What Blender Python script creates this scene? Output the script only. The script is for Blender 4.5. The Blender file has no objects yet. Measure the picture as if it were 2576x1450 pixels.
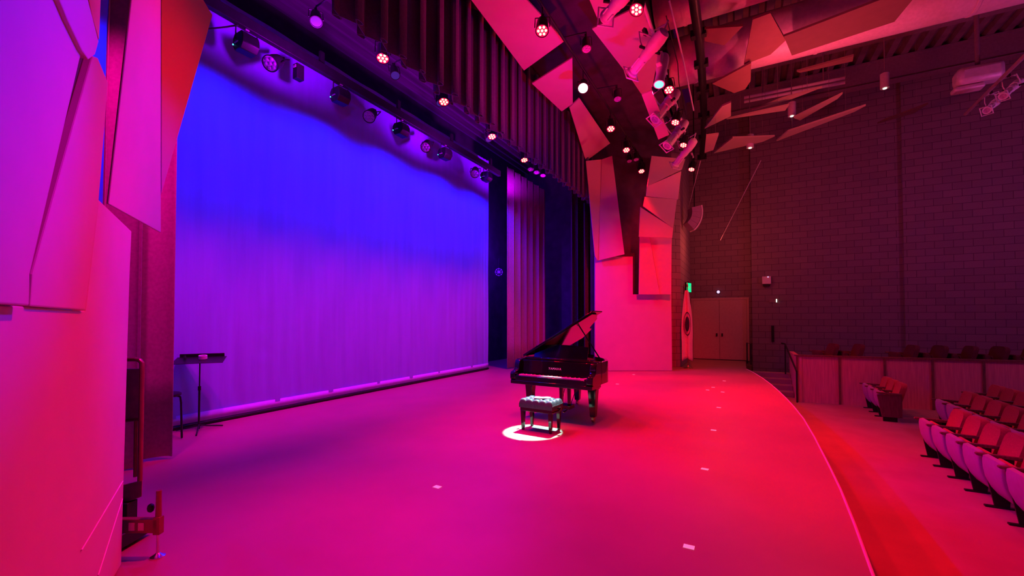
import bpy, math, random
from mathutils import Vector, Matrix
random.seed(7)
S = bpy.context.scene
COL = S.collection
PI = math.pi

# ------------------------------------------------------------------ camera
F = 1080.0; YAW = math.atan(586/F); PIT = math.radians(1.3); H = 1.65
SY = 79 - F*math.tan(PIT)
fd = Vector((math.cos(YAW)*math.cos(PIT), math.sin(YAW)*math.cos(PIT), math.sin(PIT)))
rt = Vector((math.sin(YAW), -math.cos(YAW), 0))
up = rt.cross(fd)
cam = bpy.data.cameras.new('camera'); co = bpy.data.objects.new('camera', cam); COL.objects.link(co)
cam.sensor_width = 36; cam.lens = F/2576*36; cam.shift_y = SY/2576; cam.clip_end = 200
M = Matrix((rt, up, -fd)).transposed().to_4x4(); M.translation = (0, 0, H); co.matrix_world = M
S.camera = co

def ray(x, y): return fd + rt*((x-1288)/F) - up*((y-725-SY)/F)
def at(x, y, X=None, Y=None, Z=None, D=None):
    """the place in the hall that is seen at (x, y) of the survey photo, on the plane given"""
    v = ray(x, y)
    if X is not None: t = X/v.x
    elif Y is not None: t = Y/v.y
    elif Z is not None: t = (Z-H)/v.z
    else: t = D
    return Vector((0, 0, H)) + v*t
def on(x, y, p0, n):
    v = ray(x, y); o = Vector((0, 0, H))
    return o + v*((p0-o).dot(n)/v.dot(n))

# ------------------------------------------------------------------ materials
def newmat(name):
    m = bpy.data.materials.new(name); m.use_nodes = True
    return m, m.node_tree, m.node_tree.nodes['Principled BSDF']
def mat(name, col, rough=.6, metal=0, var=.12, scale=14, bump=0, stretch=(1, 1, 1), coat=0, sheen=0, spec=None):
    m, nt, b = newmat(name)
    tc = nt.nodes.new('ShaderNodeTexCoord'); mp = nt.nodes.new('ShaderNodeMapping'); mp.inputs['Scale'].default_value = stretch
    nz = nt.nodes.new('ShaderNodeTexNoise'); nz.inputs['Scale'].default_value = scale; nz.inputs['Detail'].default_value = 4
    nt.links.new(tc.outputs['Object'], mp.inputs[0]); nt.links.new(mp.outputs[0], nz.inputs['Vector'])
    cr = nt.nodes.new('ShaderNodeValToRGB')
    cr.color_ramp.elements[0].position = .3; cr.color_ramp.elements[1].position = .7
    cr.color_ramp.elements[0].color = [c*(1-var) for c in col] + [1]
    cr.color_ramp.elements[1].color = [min(1, c*(1+var)) for c in col] + [1]
    nt.links.new(nz.outputs['Fac'], cr.inputs[0]); nt.links.new(cr.outputs[0], b.inputs['Base Color'])
    b.inputs['Roughness'].default_value = rough; b.inputs['Metallic'].default_value = metal
    b.inputs['Coat Weight'].default_value = coat
    if spec is not None: b.inputs['Specular IOR Level'].default_value = spec
    if sheen: b.inputs['Sheen Weight'].default_value = sheen
    if bump:
        bp = nt.nodes.new('ShaderNodeBump'); bp.inputs['Strength'].default_value = bump; bp.inputs['Distance'].default_value = .02
        nt.links.new(nz.outputs['Fac'], bp.inputs['Height']); nt.links.new(bp.outputs[0], b.inputs['Normal'])
    return m
def glow(name, col, strength, base=(.02, .02, .02)):
    m, nt, b = newmat(name)
    nz = nt.nodes.new('ShaderNodeTexNoise'); nz.inputs['Scale'].default_value = 60
    mr = nt.nodes.new('ShaderNodeMapRange'); mr.inputs['To Min'].default_value = strength*.85; mr.inputs['To Max'].default_value = strength*1.15
    nt.links.new(nz.outputs['Fac'], mr.inputs[0]); nt.links.new(mr.outputs[0], b.inputs['Emission Strength'])
    b.inputs['Base Color'].default_value = (*base, 1); b.inputs['Emission Color'].default_value = (*col, 1)
    return m
def brick(name, c1, c2, mortar, swap, bw=.4, bh=.2):
    m, nt, b = newmat(name)
    tc = nt.nodes.new('ShaderNodeTexCoord'); sp = nt.nodes.new('ShaderNodeSeparateXYZ'); cb = nt.nodes.new('ShaderNodeCombineXYZ')
    nt.links.new(tc.outputs['Object'], sp.inputs[0])
    nt.links.new(sp.outputs[swap], cb.inputs[0]); nt.links.new(sp.outputs['Z'], cb.inputs[1])
    br = nt.nodes.new('ShaderNodeTexBrick'); br.inputs['Scale'].default_value = 1
    br.inputs['Brick Width'].default_value = bw; br.inputs['Row Height'].default_value = bh
    br.inputs['Mortar Size'].default_value = .008; br.inputs['Mortar Smooth'].default_value = .3
    br.inputs['Color1'].default_value = (*c1, 1); br.inputs['Color2'].default_value = (*c2, 1); br.inputs['Mortar'].default_value = (*mortar, 1)
    nt.links.new(cb.outputs[0], br.inputs['Vector']); nt.links.new(br.outputs['Color'], b.inputs['Base Color'])
    bp = nt.nodes.new('ShaderNodeBump'); bp.inputs['Strength'].default_value = .6; bp.inputs['Distance'].default_value = .01; bp.invert = True
    nt.links.new(br.outputs['Fac'], bp.inputs['Height']); nt.links.new(bp.outputs[0], b.inputs['Normal'])
    b.inputs['Roughness'].default_value = .85
    return m

m_floor = mat('stage_vinyl', (.335, .25, .17), .42, var=.06, scale=1.3, spec=.35)
m_carpet = mat('house_carpet', (.32, .25, .22), .95, var=.07, scale=2.2, bump=.1, spec=.1)
m_panel = mat('painted_panel', (.62, .53, .44), .75, var=.03, scale=3, spec=.2)
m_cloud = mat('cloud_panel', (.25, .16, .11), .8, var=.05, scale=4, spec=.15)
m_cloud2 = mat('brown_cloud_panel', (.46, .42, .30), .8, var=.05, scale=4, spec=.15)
m_cloud3 = mat('shaded_cloud_panel', (.16, .10, .08), .8, var=.05, scale=4, spec=.15)  # cloud panel with the dimmer light farther off put into its colour
m_cyc = mat('cyclorama_cloth', (.27, .50, .85), .9, var=.05, scale=2.5, stretch=(3, 1, .25), bump=.25, spec=.1)
m_hem = mat('hem_cloth', (.50, .62, .95), .9, var=.04, spec=.1)
m_leg = mat('grey_drape', (.44, .34, .36), .9, var=.12, scale=30, sheen=.15, spec=.1)
m_valance = mat('valance_velour', (.10, .09, .17), .9, var=.15, scale=30, sheen=.3, spec=.1)
m_blackdrape = mat('black_drape', (.075, .06, .085), .95, var=.2, scale=20, spec=.05)
m_black = mat('black_wall', (.08, .065, .09), .9, var=.2, scale=3, spec=.1)
m_slat = mat('dark_slat_ceiling', (.13, .11, .14), .9, var=.3, scale=8, stretch=(.05, 6, 1), spec=.1)
m_bmetal = mat('black_metal', (.018, .018, .02), .45, metal=.4, var=.2)
m_gmetal = mat('grey_metal', (.45, .43, .45), .4, metal=.6, var=.1)
m_fix = mat('white_fixture_paint', (.72, .70, .72), .45, var=.06)
m_chrome = mat('chrome', (.8, .8, .82), .18, metal=1, var=.05)
m_ebony = mat('piano_lacquer', (.007, .007, .008), .09, var=.05, coat=.5)
m_ivory = mat('white_key', (.86, .84, .80), .3, var=.03)
m_gold = mat('iron_frame_gold', (.55, .33, .12), .35, metal=.8, var=.1)
m_brass = mat('brass', (.8, .6, .28), .25, metal=1, var=.05)
m_leather = mat('black_leather', (.075, .085, .10), .36, var=.2, scale=60, bump=.05)
m_pink = mat('pink_paper', (.62, .16, .36), .8, var=.05)
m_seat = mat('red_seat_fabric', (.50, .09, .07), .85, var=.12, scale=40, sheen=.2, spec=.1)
m_seatshade = mat('shaded_seat_fabric', (.12, .04, .05), .9, var=.12, scale=40, spec=.05)  # seat fabric and shell with shade put into the colour
m_pan = mat('seat_shell', (.42, .30, .46), .55, var=.05, spec=.3)
m_wood = mat('dark_wood', (.20, .10, .07), .5, var=.25, scale=6, stretch=(1, 8, 1))
m_wpanel = mat('wood_wall_panel', (.75, .34, .32), .7, var=.12, scale=5, stretch=(6, 6, .4), spec=.2)
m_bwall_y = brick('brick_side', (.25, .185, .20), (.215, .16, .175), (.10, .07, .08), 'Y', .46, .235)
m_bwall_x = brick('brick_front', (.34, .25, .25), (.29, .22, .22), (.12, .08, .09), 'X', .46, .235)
m_duct = mat('duct_sheet_metal', (.70, .56, .62), .5, metal=.2, var=.08)
m_deck = mat('ceiling_deck', (.22, .15, .17), .7, var=.2, scale=3)
m_beam = mat('beam_paint', (.26, .18, .20), .7, var=.1)
m_door = mat('door_paint', (.50, .36, .31), .6, var=.05)
m_tape = glow('white_tape_added_glow', (1, .55, .75), .28, (.85, .8, .78))  # plain white tape, glow added so it stays pale under red light
m_white = mat('white_plastic', (.8, .78, .8), .5, var=.04)
m_flag = mat('flag_cloth', (.80, .72, .70), .85, var=.04, spec=.1)
m_flagdark = mat('flag_emblem', (.03, .03, .06), .85)
m_liftred = mat('lift_rail_red', (.26, .07, .06), .35, metal=.3)
m_liftboard = mat('lift_board_brown', (.36, .22, .16), .7, var=.2)
m_yellow = mat('sticker', (.72, .55, .40), .7)
m_red_led = glow('red_led_face', (1, 0, .05), 1.8)
m_hot_led = glow('hot_led_lens', (1, .86, .55), 1.7)
m_blue_reflection = glow('blue_lens_reflection', (.10, .05, .9), .22)  # glow stands in for the blue reflection on unlit lenses
m_white_led = glow('white_lamp_lens', (.93, .97, 1), 9)
m_cyan = glow('cyan_lens', (.15, .75, 1), 2.2)
m_indic = glow('blue_indicator', (.05, .55, 1), 5)
m_exit = glow('exit_face', (0, .9, .3), 1.2, (.0, .2, .1))
m_pinlight = glow('pin_light', (1, .95, .75), 2.5)
m_violet = glow('violet_light', (.75, .5, 1), 1.6)
m_dull_lens = mat('dull_lens', (.42, .30, .46), .25, var=.4, scale=60)

# ------------------------------------------------------------------ mesh builder
class MB:
    def __init__(s): s.v = []; s.f = []
    def add(s, vs, fs):
        k = len(s.v); s.v += [Vector(v) for v in vs]; s.f += [[i+k for i in f] for f in fs]; return s
    def box(s, c, d, R=None):
        c = Vector(c); d = Vector(d)/2
        vs = []
        for x in (-1, 1):
            for y in (-1, 1):
                for z in (-1, 1):
                    p = Vector((x*d.x, y*d.y, z*d.z)); vs.append(c + (R @ p if R else p))
        return s.add(vs, [(0, 1, 3, 2), (4, 6, 7, 5), (0, 4, 5, 1), (2, 3, 7, 6), (0, 2, 6, 4), (1, 5, 7, 3)])
    def cyl(s, a, b, r0, r1=None, n=16):
        a = Vector(a); b = Vector(b); r1 = r0 if r1 is None else r1
        z = (b-a).normalized(); x = z.orthogonal().normalized(); y = z.cross(x)
        vs = [p + (x*math.cos(t) + y*math.sin(t))*r for p, r in ((a, r0), (b, r1)) for t in [2*PI*i/n for i in range(n)]]
        fs = [(i, (i+1) % n, n+(i+1) % n, n+i) for i in range(n)] + [list(range(n))[::-1], list(range(n, 2*n))]
        return s.add(vs, fs)
    def tube(s, pts, r, n=8, closed=False):
        pts = [Vector(p) for p in pts]; rings = []; m = len(pts)
        x = None
        for i, p in enumerate(pts):
            q0 = pts[i-1] if (i or closed) else p; q1 = pts[(i+1) % m] if (i < m-1 or closed) else p
            z = (q1-q0).normalized()
            x = z.orthogonal().normalized() if x is None else (x - z*x.dot(z)).normalized()
            y = z.cross(x)
            rings.append([p + (x*math.cos(2*PI*k/n) + y*math.sin(2*PI*k/n))*r for k in range(n)])
        return s.loft(rings, closed)
    def loft(s, rings, closed=False, cap=True):
        n = len(rings[0]); m = len(rings)
        vs = [v for r in rings for v in r]; fs = []
        for j in range(m if closed else m-1):
            a = j*n; b = ((j+1) % m)*n
            fs += [(a+i, a+(i+1) % n, b+(i+1) % n, b+i) for i in range(n)]
        if cap and not closed: fs += [list(range(n))[::-1], list(range((m-1)*n, m*n))]
        return s.add(vs, fs)
    def lathe(s, prof, n=24, T=None):
        T = T or Matrix()
        rings = [[T @ Vector((r*math.cos(2*PI*k/n), r*math.sin(2*PI*k/n), z)) for k in range(n)] for r, z in prof]
        return s.loft(rings)
    def prism(s, poly, off):
        poly = [Vector(p) for p in poly]; off = Vector(off); n = len(poly)
        nrm = Vector()
        for i in range(n): nrm += (poly[i]-poly[0]).cross(poly[(i+1) % n]-poly[0])
        if nrm.dot(off) < 0: poly = poly[::-1]
        vs = poly + [p+off for p in poly]
        return s.add(vs, [list(range(n))[::-1], list(range(n, 2*n))] + [(i, (i+1) % n, n+(i+1) % n, n+i) for i in range(n)])
    def grid(s, fn, nu, nv):
        vs = [fn(i/nu, j/nv) for j in range(nv+1) for i in range(nu+1)]
        fs = [(j*(nu+1)+i, j*(nu+1)+i+1, (j+1)*(nu+1)+i+1, (j+1)*(nu+1)+i) for j in range(nv) for i in range(nu)]
        return s.add(vs, fs)
    def build(s, name, m, parent=None, bevel=0, smooth=35, solid=0, segs=2):
        me = bpy.data.meshes.new(name); me.from_pydata([tuple(v) for v in s.v], [], s.f); me.update()
        me.materials.append(m)
        if smooth:
            me.shade_smooth(); me.set_sharp_from_angle(angle=math.radians(smooth))
        o = bpy.data.objects.new(name, me); COL.objects.link(o)
        if parent: o.parent = parent
        if solid:
            d = o.modifiers.new('solid', 'SOLIDIFY'); d.thickness = solid; d.offset = 0
        if bevel:
            b = o.modifiers.new('bevel', 'BEVEL'); b.width = bevel; b.segments = segs; b.limit_method = 'ANGLE'; b.angle_limit = math.radians(35)
        return o

def tag(o, label, cat, group=None, kind=None):
    o['label'] = label; o['category'] = cat
    if group: o['group'] = group
    if kind: o['kind'] = kind
    return o
def thing(name, label, cat, loc=(0, 0, 0), rot=(0, 0, 0), group=None):
    o = bpy.data.objects.new(name, None); COL.objects.link(o); o.empty_display_size = .1
    o.location = loc; o.rotation_euler = rot
    return tag(o, label, cat, group)
def struct(o): o['kind'] = 'structure'; return o
def dup(root, loc, rot=None, label=None, group=None, scale=None):
    kids = {}
    for o in bpy.data.objects: kids.setdefault(o.parent, []).append(o)
    r = root.copy(); COL.objects.link(r); r.location = loc
    if rot is not None: r.rotation_euler = rot
    if label: r['label'] = label
    if group: r['group'] = group
    for ch in kids.get(root, []):
        c = ch.copy(); COL.objects.link(c); c.parent = r
        for g in kids.get(ch, []):
            d = g.copy(); COL.objects.link(d); d.parent = c
    return r
def aim(loc, target):
    return (Vector(target)-Vector(loc)).to_track_quat('-Z', 'Y').to_euler()
def spot(loc, target, power, col, ang, blend=.6, size=.08):
    l = bpy.data.lights.new('spot', 'SPOT'); l.energy = power; l.color = col; l.spot_size = math.radians(ang); l.spot_blend = blend; l.shadow_soft_size = size
    o = bpy.data.objects.new('spot', l); COL.objects.link(o); o.location = loc; o.rotation_euler = aim(loc, target)
    return o

# ------------------------------------------------------------------ setting
edge = [(-4, 1.2), (-2.5, .2), (-1.2, -.25), (0, -.48), (1.5, -.6), (3.57, -.70), (4.38, -.75), (5.23, -.79), (6.09, -.81), (7.34, -.83), (8.6, -.83), (9.66, -.79), (10.7, -.73), (11.61, -.66), (12.8, -.55), (13.98, -.41), (15.0, -.26), (15.8, -.12), (16.3, -.02)]
top = [Vector((x, y, 0)) for x, y in edge] + [Vector((17.4, -.02, 0)), Vector((17.4, 2.2, 0)), Vector((19.4, 2.2, 0)), Vector((19.4, 3.2, 0)), Vector((18.4, 9.2, 0)), Vector((-4, 9.2, 0))]
struct(MB().prism(top, (0, 0, -.75)).build('floor', m_floor, smooth=0))
mb = MB()
mb.tube([(x, y-.008, -.004) for x, y in edge], .012, 8)
struct(mb.build('trim_1', m_white))
struct(MB().box((7, -7.5, -.80), (27, 16.8, .1)).build('floor_house', m_carpet, smooth=0))
struct(MB().box((18.4, 1.09, -.06), (1.98, 2.2, .12)).build('floor_landing', m_floor, smooth=0))
# back walls and wings
struct(MB().box((7.5, 8.9, 4), (23, .1, 9)).build('wall_back', m_black, smooth=0))
struct(MB().box((17.6, 6.5, 4), (.1, 4.8, 9)).build('wall_wing', m_black, smooth=0))
# fly ceiling with slats
mb = MB()
mb.box((7.5, 6.8, 8.5), (20, 4.4, .1))
for i in range(14): mb.box((7.5, 4.9+i*.29, 8.36), (20, .07, .18))
struct(mb.build('ceiling_stage', m_slat, smooth=0))
struct(MB().box((6.3, 3.2, 7.95), (17, 2.7, .1)).build('ceiling_portal', m_black, smooth=0))
struct(MB().box((7.5, 4.62, 7.75), (14, .06, .55)).build('trim_2', m_black, smooth=0))

struct(MB().box((6.3, 1.88, 9.2), (17, .08, 2.6)).build('wall_fascia', m_black, smooth=0))
# brick house wall
CW = 10.6
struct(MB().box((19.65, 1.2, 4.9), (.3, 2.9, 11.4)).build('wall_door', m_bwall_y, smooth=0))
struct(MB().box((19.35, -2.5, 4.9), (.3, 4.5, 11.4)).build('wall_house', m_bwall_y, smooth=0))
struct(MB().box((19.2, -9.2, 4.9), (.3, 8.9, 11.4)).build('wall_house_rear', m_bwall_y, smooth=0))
a = at(1693, 924, Z=0); b = at(1714, 923, Z=0); c = at(1738, 905, Z=0)
mb = MB(); mb.prism([a, b, c, c+Vector((0, 2.5, 0)), a+Vector((0.3, 2.4, 0))], (0, 0, 10.2))
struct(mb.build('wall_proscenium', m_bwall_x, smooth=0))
# house ceiling deck with flutes along X
mb = MB()
prof = []
y = -13.8
while y < 1.5:
    prof += [(y, CW), (y+.16, CW), (y+.2, CW-.16), (y+.36, CW-.16)]; y += .4
def deck(u, v):
    i = min(len(prof)-1, int(round(u*(len(prof)-1)))); return Vector((-1+v*20.4, prof[i][0], prof[i][1]))
mb.grid(deck, len(prof)-1, 1)
struct(mb.build('ceiling', m_deck, smooth=0, solid=.03))

# ---- portal walls and panels
PR = Vector((13.35, 4.23, 0)); PRd = (Vector((14.52, 2.07, 0))-PR).normalized(); PRn = Vector((-PRd.y, PRd.x, 0))
if PRn.dot(-PR) < 0: PRn = -PRn          # faces the stage
PL = Vector((1.32, 3.71, 0)); PLd = Vector((math.cos(math.radians(61.4)), math.sin(math.radians(61.4)), 0)); PLn = Vector((PLd.y, -PLd.x, 0))
def pane(name, label, pix, p0, n, th=.035, m=m_panel, cat='wall panel', kind=None, group=None):
    n = n.normalized()
    pts = [on(x, y, p0, n) for x, y in pix]
    back = (pts[0]-Vector((0, 0, H)))
    off = n*(-th) if n.dot(back) < 0 else n*th
    o = MB().prism(pts, off).build(name, m, bevel=.006, smooth=0)
    if kind: struct(o)
    else: tag(o, label, cat, group)
    return o
def lean(n, a): return (n*math.cos(a) + Vector((0, 0, math.sin(a)))).normalized()
# right portal
pane('wall_right', '', [(1497, 646), (1592, 646), (1592, 741), (1689, 741), (1691, 933.5), (1497, 933.5)], PR, PRn, .12, kind=1)
pane('wall_panel', 'tall red-lit wall panel with flat top hanging right of the dark slot', [(1609, 596), (1634, 596), (1660, 741), (1607, 741)], PR+PRn*.22, lean(PRn, -.02))
pane('wall_panel', 'darker half of the folded panel at the outer edge above the red base wall', [(1634, 596), (1690, 599), (1689, 741), (1660, 741)], on(1647, 668, PR+PRn*.22, PRn), (PRn - PRd*.16).normalized())
pane('wall_panel', 'wedge-shaped red panel with sloping upper edge, below the orange trapezoid panel', [(1611, 521), (1694, 575), (1691, 599), (1607, 596)], PR+PRn*.24, lean(PRn, -.10))
pane('wall_panel', 'four-sided orange-red panel with a slanting lower edge in the outer column', [(1622, 495), (1703, 502), (1694, 575), (1618, 519)], PR+PRn*.18, lean(PRn, .08))
pane('wall_panel', 'brownish red panel just below the diagonal slot of the outer column', [(1628, 469), (1714, 431), (1706, 502), (1625, 494)], PR+PRn*.24, lean(PRn, -.14))
pane('wall_panel', 'topmost brownish panel of the outer column, under the lamp row', [(1639, 392), (1724, 400), (1716, 426), (1628, 469)], PR+PRn*.17, lean(PRn, .02))
pane('wall_panel', 'narrow dark-red panel tapering down at the curtain side of the portal', [(1474, 405), (1514, 401), (1504, 656), (1497, 646)], on(1509, 528, PR+PRn*.14, PRn), (PRn + PRd*.30).normalized())
pane('wall_panel', 'tall red panel with tilted bottom edge above the piano side base wall', [(1514, 401), (1540, 392), (1571, 640), (1504, 656)], on(1509, 528, PR+PRn*.14, PRn), (PRn - PRd*.12).normalized())
a = on(1474, 406, PR, PRn); b = at(1433, 271, Z=7.05); c = on(1535, 361, PR, PRn)
nn = (b-a).cross(c-a).normalized()
pane('wall_panel', 'red kite-shaped panel bridging the wall column and the ceiling panels', [(1433, 271), (1458, 247), (1535, 361), (1474, 406)], a, nn)
pane('ceiling_panel', 'four-sided red ceiling panel between two dark slots near the white lamp', [(1338, 211), (1440, 146), (1441, 261), (1413, 281)], Vector((0, 0, 7.1)), Vector((0, .05, 1)), cat='ceiling panel')
pane('ceiling_panel', 'largest red ceiling panel over the stage front, cut by the frame top', [(1110, -100), (1215, -120), (1350, 27), (1420, 104), (1318, 178)], Vector((0, 0, 7.1)), Vector((0, 0, 1)), cat='ceiling panel')
pane('ceiling_panel', 'large red ceiling panel behind the row of white spotlights', [(1489, 73), (1620, 10), (1660, 120), (1640, 225), (1613, 237), (1592, 206)], Vector((0, 0, 7.3)), Vector((0, 0, 1)), cat='ceiling panel')
pane('ceiling_panel', 'small red ceiling panel at the frame top behind the first spotlight', [(1476, -16), (1560, -60), (1585, 6), (1503, 48)], Vector((0, 0, 7.3)), Vector((0, 0, 1)), cat='ceiling panel')
pane('ceiling_panel', 'slim pinkish ceiling panel stepping down to the top of the outer column', [(1614, 239), (1640, 229), (1683, 340), (1656, 352)], Vector((0, 0, 7.2)), Vector((.1, 0, 1)), cat='ceiling panel')
# dark fascia behind the portal gaps
mb = MB(); q0 = PR - PRn*.35 - PRd*.05; q1 = PR - PRn*.35 + PRd*2.5
mb.prism([q0, q1, q1+Vector((0, 0, 7.9)), q0+Vector((0, 0, 7.9))], -PRn*.1)
struct(mb.build('wall_right_backing', m_black, smooth=0))

# left portal
def offp(d): return PL + PLn*d
# wall_left in plane PL
o = pane('wall_left', '', [(305, 1421), (320, 900), (326, 700), (331, 582), (249, 503), (215, 783), (75, 772), (-600, 727), (-600, 3200), (-60, 2050)], PL, PLn, .05, kind=1)
pane('slit_dark_sheet', '', [(-600, -600), (222, -300), (222, 300), (190, 640), (60, 900), (-600, 1000)], offp(-.45), PLn, .03, m_black, kind=1)  # black sheet added behind the slit to keep it dark
pane('wall_panel', 'broad violet-lit panel at the left frame edge, left of the dark slit', [(-600, -500), (120, -60), (171, 53), (206, 131), (201, 150), (76, 690), (74, 770), (-600, 725)], offp(.02), lean(PLn, -.01))
pane('wall_panel', 'magenta-lit panel between the dark slit and the blue gap', [(234, 141), (247, 146), (272, 207), (249, 502), (215, 781), (76, 771), (82, 690)], offp(.015), PLn)
pane('wall_panel', 'small pointed panel above the dark slit at the frame top', [(125, -60), (205, -60), (222, 0), (249, 105), (240, 138), (223, 151), (207, 129), (171, 53)], offp(-.02), lean(PLn, -.03))
pane('wall_panel', 'sliver of panel beside the blue gap at the frame top', [(212, -60), (256, -60), (250, 102), (232, 40)], offp(-.06), PLn, .012)
a = at(274, 514, D=2.75); b = at(405, 586, D=3.9); c = at(337, 0, D=2.75)
n3 = (b-a).cross(c-a).normalized()
pane('wall_panel', 'hanging magenta panel with slanted bottom edge, left of the fold line', [(341, -80), (405, -80), (405, 586), (274, 514)], a, n3, .014)
b2 = at(535, 38, D=4.5); c2 = at(405, 490, D=3.92)
n4 = (at(405, 0, D=3.92)-c2).cross(b2-c2).normalized()
pane('wall_panel', 'darker crimson triangular panel right of the fold, against the blue backdrop', [(406, -80), (497, -80), (512, 0), (535, 38), (406, 490)], c2, n4, .014)
# light in the panel seams, put in as white strips on the left wall
for i, (p, q) in enumerate([((205, 1385), (309, 1211)), ((247, 1448), (308, 1256))]):
    u = on(*p, offp(.004), PLn); v = on(*q, offp(.004), PLn)
    struct(MB().cyl(u, v, .0035, n=8).build('trim_%d' % (i+3), m_white))

# ------------------------------------------------------------------ cloths
def pleat(p0, p1, z0, z1, pitch, amp, curl=.25, rows=8, seed=0, flare=0, hemrag=0):
    p0 = Vector((*p0, 0)); p1 = Vector((*p1, 0)); L = (p1-p0).length; d = (p1-p0)/L; n = Vector((-d.y, d.x, 0))
    rnd = random.Random(seed); ph = [rnd.uniform(-.5, .5) for _ in range(64)]; am = [rnd.uniform(.7, 1.25) for _ in range(64)]
    N = max(24, int(L/pitch*16))
    def fn(u, v):
        s = u*L; w = s/pitch; k = int(w) % 63; t = w-int(w)
        pha = ph[k]*(1-t)+ph[k+1]*t; a = (am[k]*(1-t)+am[k+1]*t)*amp*(1+flare*(1-v))
        y = a*math.sin(2*PI*w+pha*.8); x = curl*pitch*math.sin(4*PI*w+pha)*.5
        z = z0+(z1-z0)*v
        if v == 0: z += hemrag*math.sin(9*w+pha*3)
        return p0 + d*(s+x) + n*y + Vector((0, 0, z))
    return MB().grid(fn, N, rows)
CY = 7.46
rnd = random.Random(3)
def cycf(u, v):
    x = 1.0+u*11.08; z = .17+v*6.75
    w = .012*math.sin(5*x+.4*math.sin(z*1.3)) + .008*math.sin(11*x+1) * (1-v) + .006*math.sin(23*x+2*math.sin(z))*(1-v)
    w += .02*math.exp(-((x-4.55)/.12)**2-((z-1.2)/.5)**2)*math.sin(22*z)
    w += .10*max(0, u-.955)/.045*math.sin(40*x)*.25
    return Vector((x, CY+w, z))
t = thing('cyclorama', 'huge pale backdrop cloth lit blue above and purple below', 'backdrop', (0, 0, 0))
MB().grid(cycf, 260, 40).build('cloth', m_cyc, t)
MB().grid(lambda u, v: Vector((1.0+u*11.08, CY-.012+.004*math.sin(9*u*11), .07+v*.14)), 60, 1).build('bottom_hem', m_hem, t, solid=.01)
MB().cyl((1, CY, .035), (12.1, CY, .035), .03).build('bottom_pipe', m_bmetal, t)

t = pleat((1.94, 5.96), (2.50, 6.12), .02, 7.6, .34, .15, seed=2, flare=.15, hemrag=.02)
# near leg drape hangs in two bunched folds
tag(t.build('leg_curtain', m_leg, solid=.01), 'grey pleated stage curtain hanging beside the backdrop, at the left wall', 'curtain')
t = pleat((12.42, 6.92), (15.6, 6.92), .03, 6.75, .50, .05, seed=5, flare=.1)
tag(t.build('leg_curtain', m_leg, solid=.01), 'plum pleated stage curtain hanging behind the piano', 'curtain')
t = pleat((14.35, 5.35), (17.0, 5.35), .03, 7.2, .4, .09, seed=6)
tag(t.build('leg_curtain', m_blackdrape, solid=.01), 'black side curtain between the plum curtain and red wall', 'curtain')
t = pleat((13.52, 4.62), (14.4, 4.62), .03, 5.5, .3, .06, seed=8)
tag(t.build('leg_curtain', m_blackdrape, solid=.01), 'narrow black curtain edging the red portal wall', 'curtain')
t = pleat((3.6, 4.5), (14.2, 4.5), 5.55, 7.6, .42, .13, curl=.55, rows=4, seed=9)
tag(t.build('valance', m_valance, solid=.012), 'long dark pleated valance with scalloped hem over the stage', 'curtain')

# ------------------------------------------------------------------ stage lamps
def make_par(name, label, group, lit='red', scale=1.0):
    t = thing(name, label, 'stage light', group=group)
    s = scale
    body = MB().lathe([(.05*s, .20*s), (.085*s, .17*s), (.10*s, .05*s), (.105*s, -.10*s), (.112*s, -.10*s), (.112*s, -.115*s), (.098*s, -.115*s), (.098*s, -.095*s)], 24)
    body.build('can', m_bmetal, t)
    face = {'red': m_red_led, 'white': m_white_led, 'blue': m_blue_reflection, 'off': m_dull_lens}[lit]
    f = MB().cyl((0, 0, -.108*s), (0, 0, -.094*s), .097*s, n=24).build('lens_plate', face, t)
    if lit in ('red', 'off'):
        mb = MB()
        for k in range(7):
            r = 0 if k == 6 else .062*s; a = k*PI/3
            mb.lathe([(.024*s, 0), (.020*s, -.010*s), (.008*s, -.014*s)], 12, Matrix.Translation((r*math.cos(a), r*math.sin(a), -.106*s)))
        mb.build('led_lenses', m_hot_led if lit == 'red' else m_dull_lens, f)
    y = MB().tube([(-.125*s, 0, 0), (-.125*s, 0, .10*s), (-.125*s, .0, .27*s), (.125*s, 0, .27*s), (.125*s, 0, .10*s), (.125*s, 0, 0)], .009*s, 8)
    y.build('yoke', m_bmetal, t)
    MB().box((0, 0, .31*s), (.05*s, .05*s, .09*s)).build('clamp', m_bmetal, t, bevel=.004)
    return t
RED = (1, .0, .012)
L1 = (5.28, 6.12); L2 = (2.93, 6.55); L3 = (1.45, 6.6)
par = make_par('led_par', 'x', 'lit red stage lamps')
used = [0]
def put_par(p, tgt, label, group='lit red stage lamps', proto=None):
    proto = proto or par
    if not proto.get('_used'):
        proto['_used'] = 1; o = proto; o.location = p; o['label'] = label; o['group'] = group
        o.rotation_euler = aim(p, tgt)
    else: o = dup(proto, p, aim(p, tgt), label, group)
    if '_used' in o and o is not proto: del o['_used']
    return o
def pipe(name, pts, r, label, m=m_bmetal, cat='lighting pipe'):
    return tag(MB().tube(pts, r, 10).build(name, m), label, cat)
pipe('lighting_pipe', [(2.2, L1[0], L1[1]+.36), (13.2, L1[0], L1[1]+.36)], .026, 'black lighting pipe carrying red lamps behind the valance')
pipe('lighting_pipe', [(2.5, L2[0], L2[1]+.36), (14.6, L2[0], L2[1]+.36)], .026, 'black lighting pipe in the dark slot holding the white lamp')
pipe('lighting_pipe', [(3, L3[0], L3[1]+.4), (15.2, L3[0], L3[1]+.4)], .03, 'pale lighting pipe in front of the stage with white spotlights', m_fix)

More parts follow.
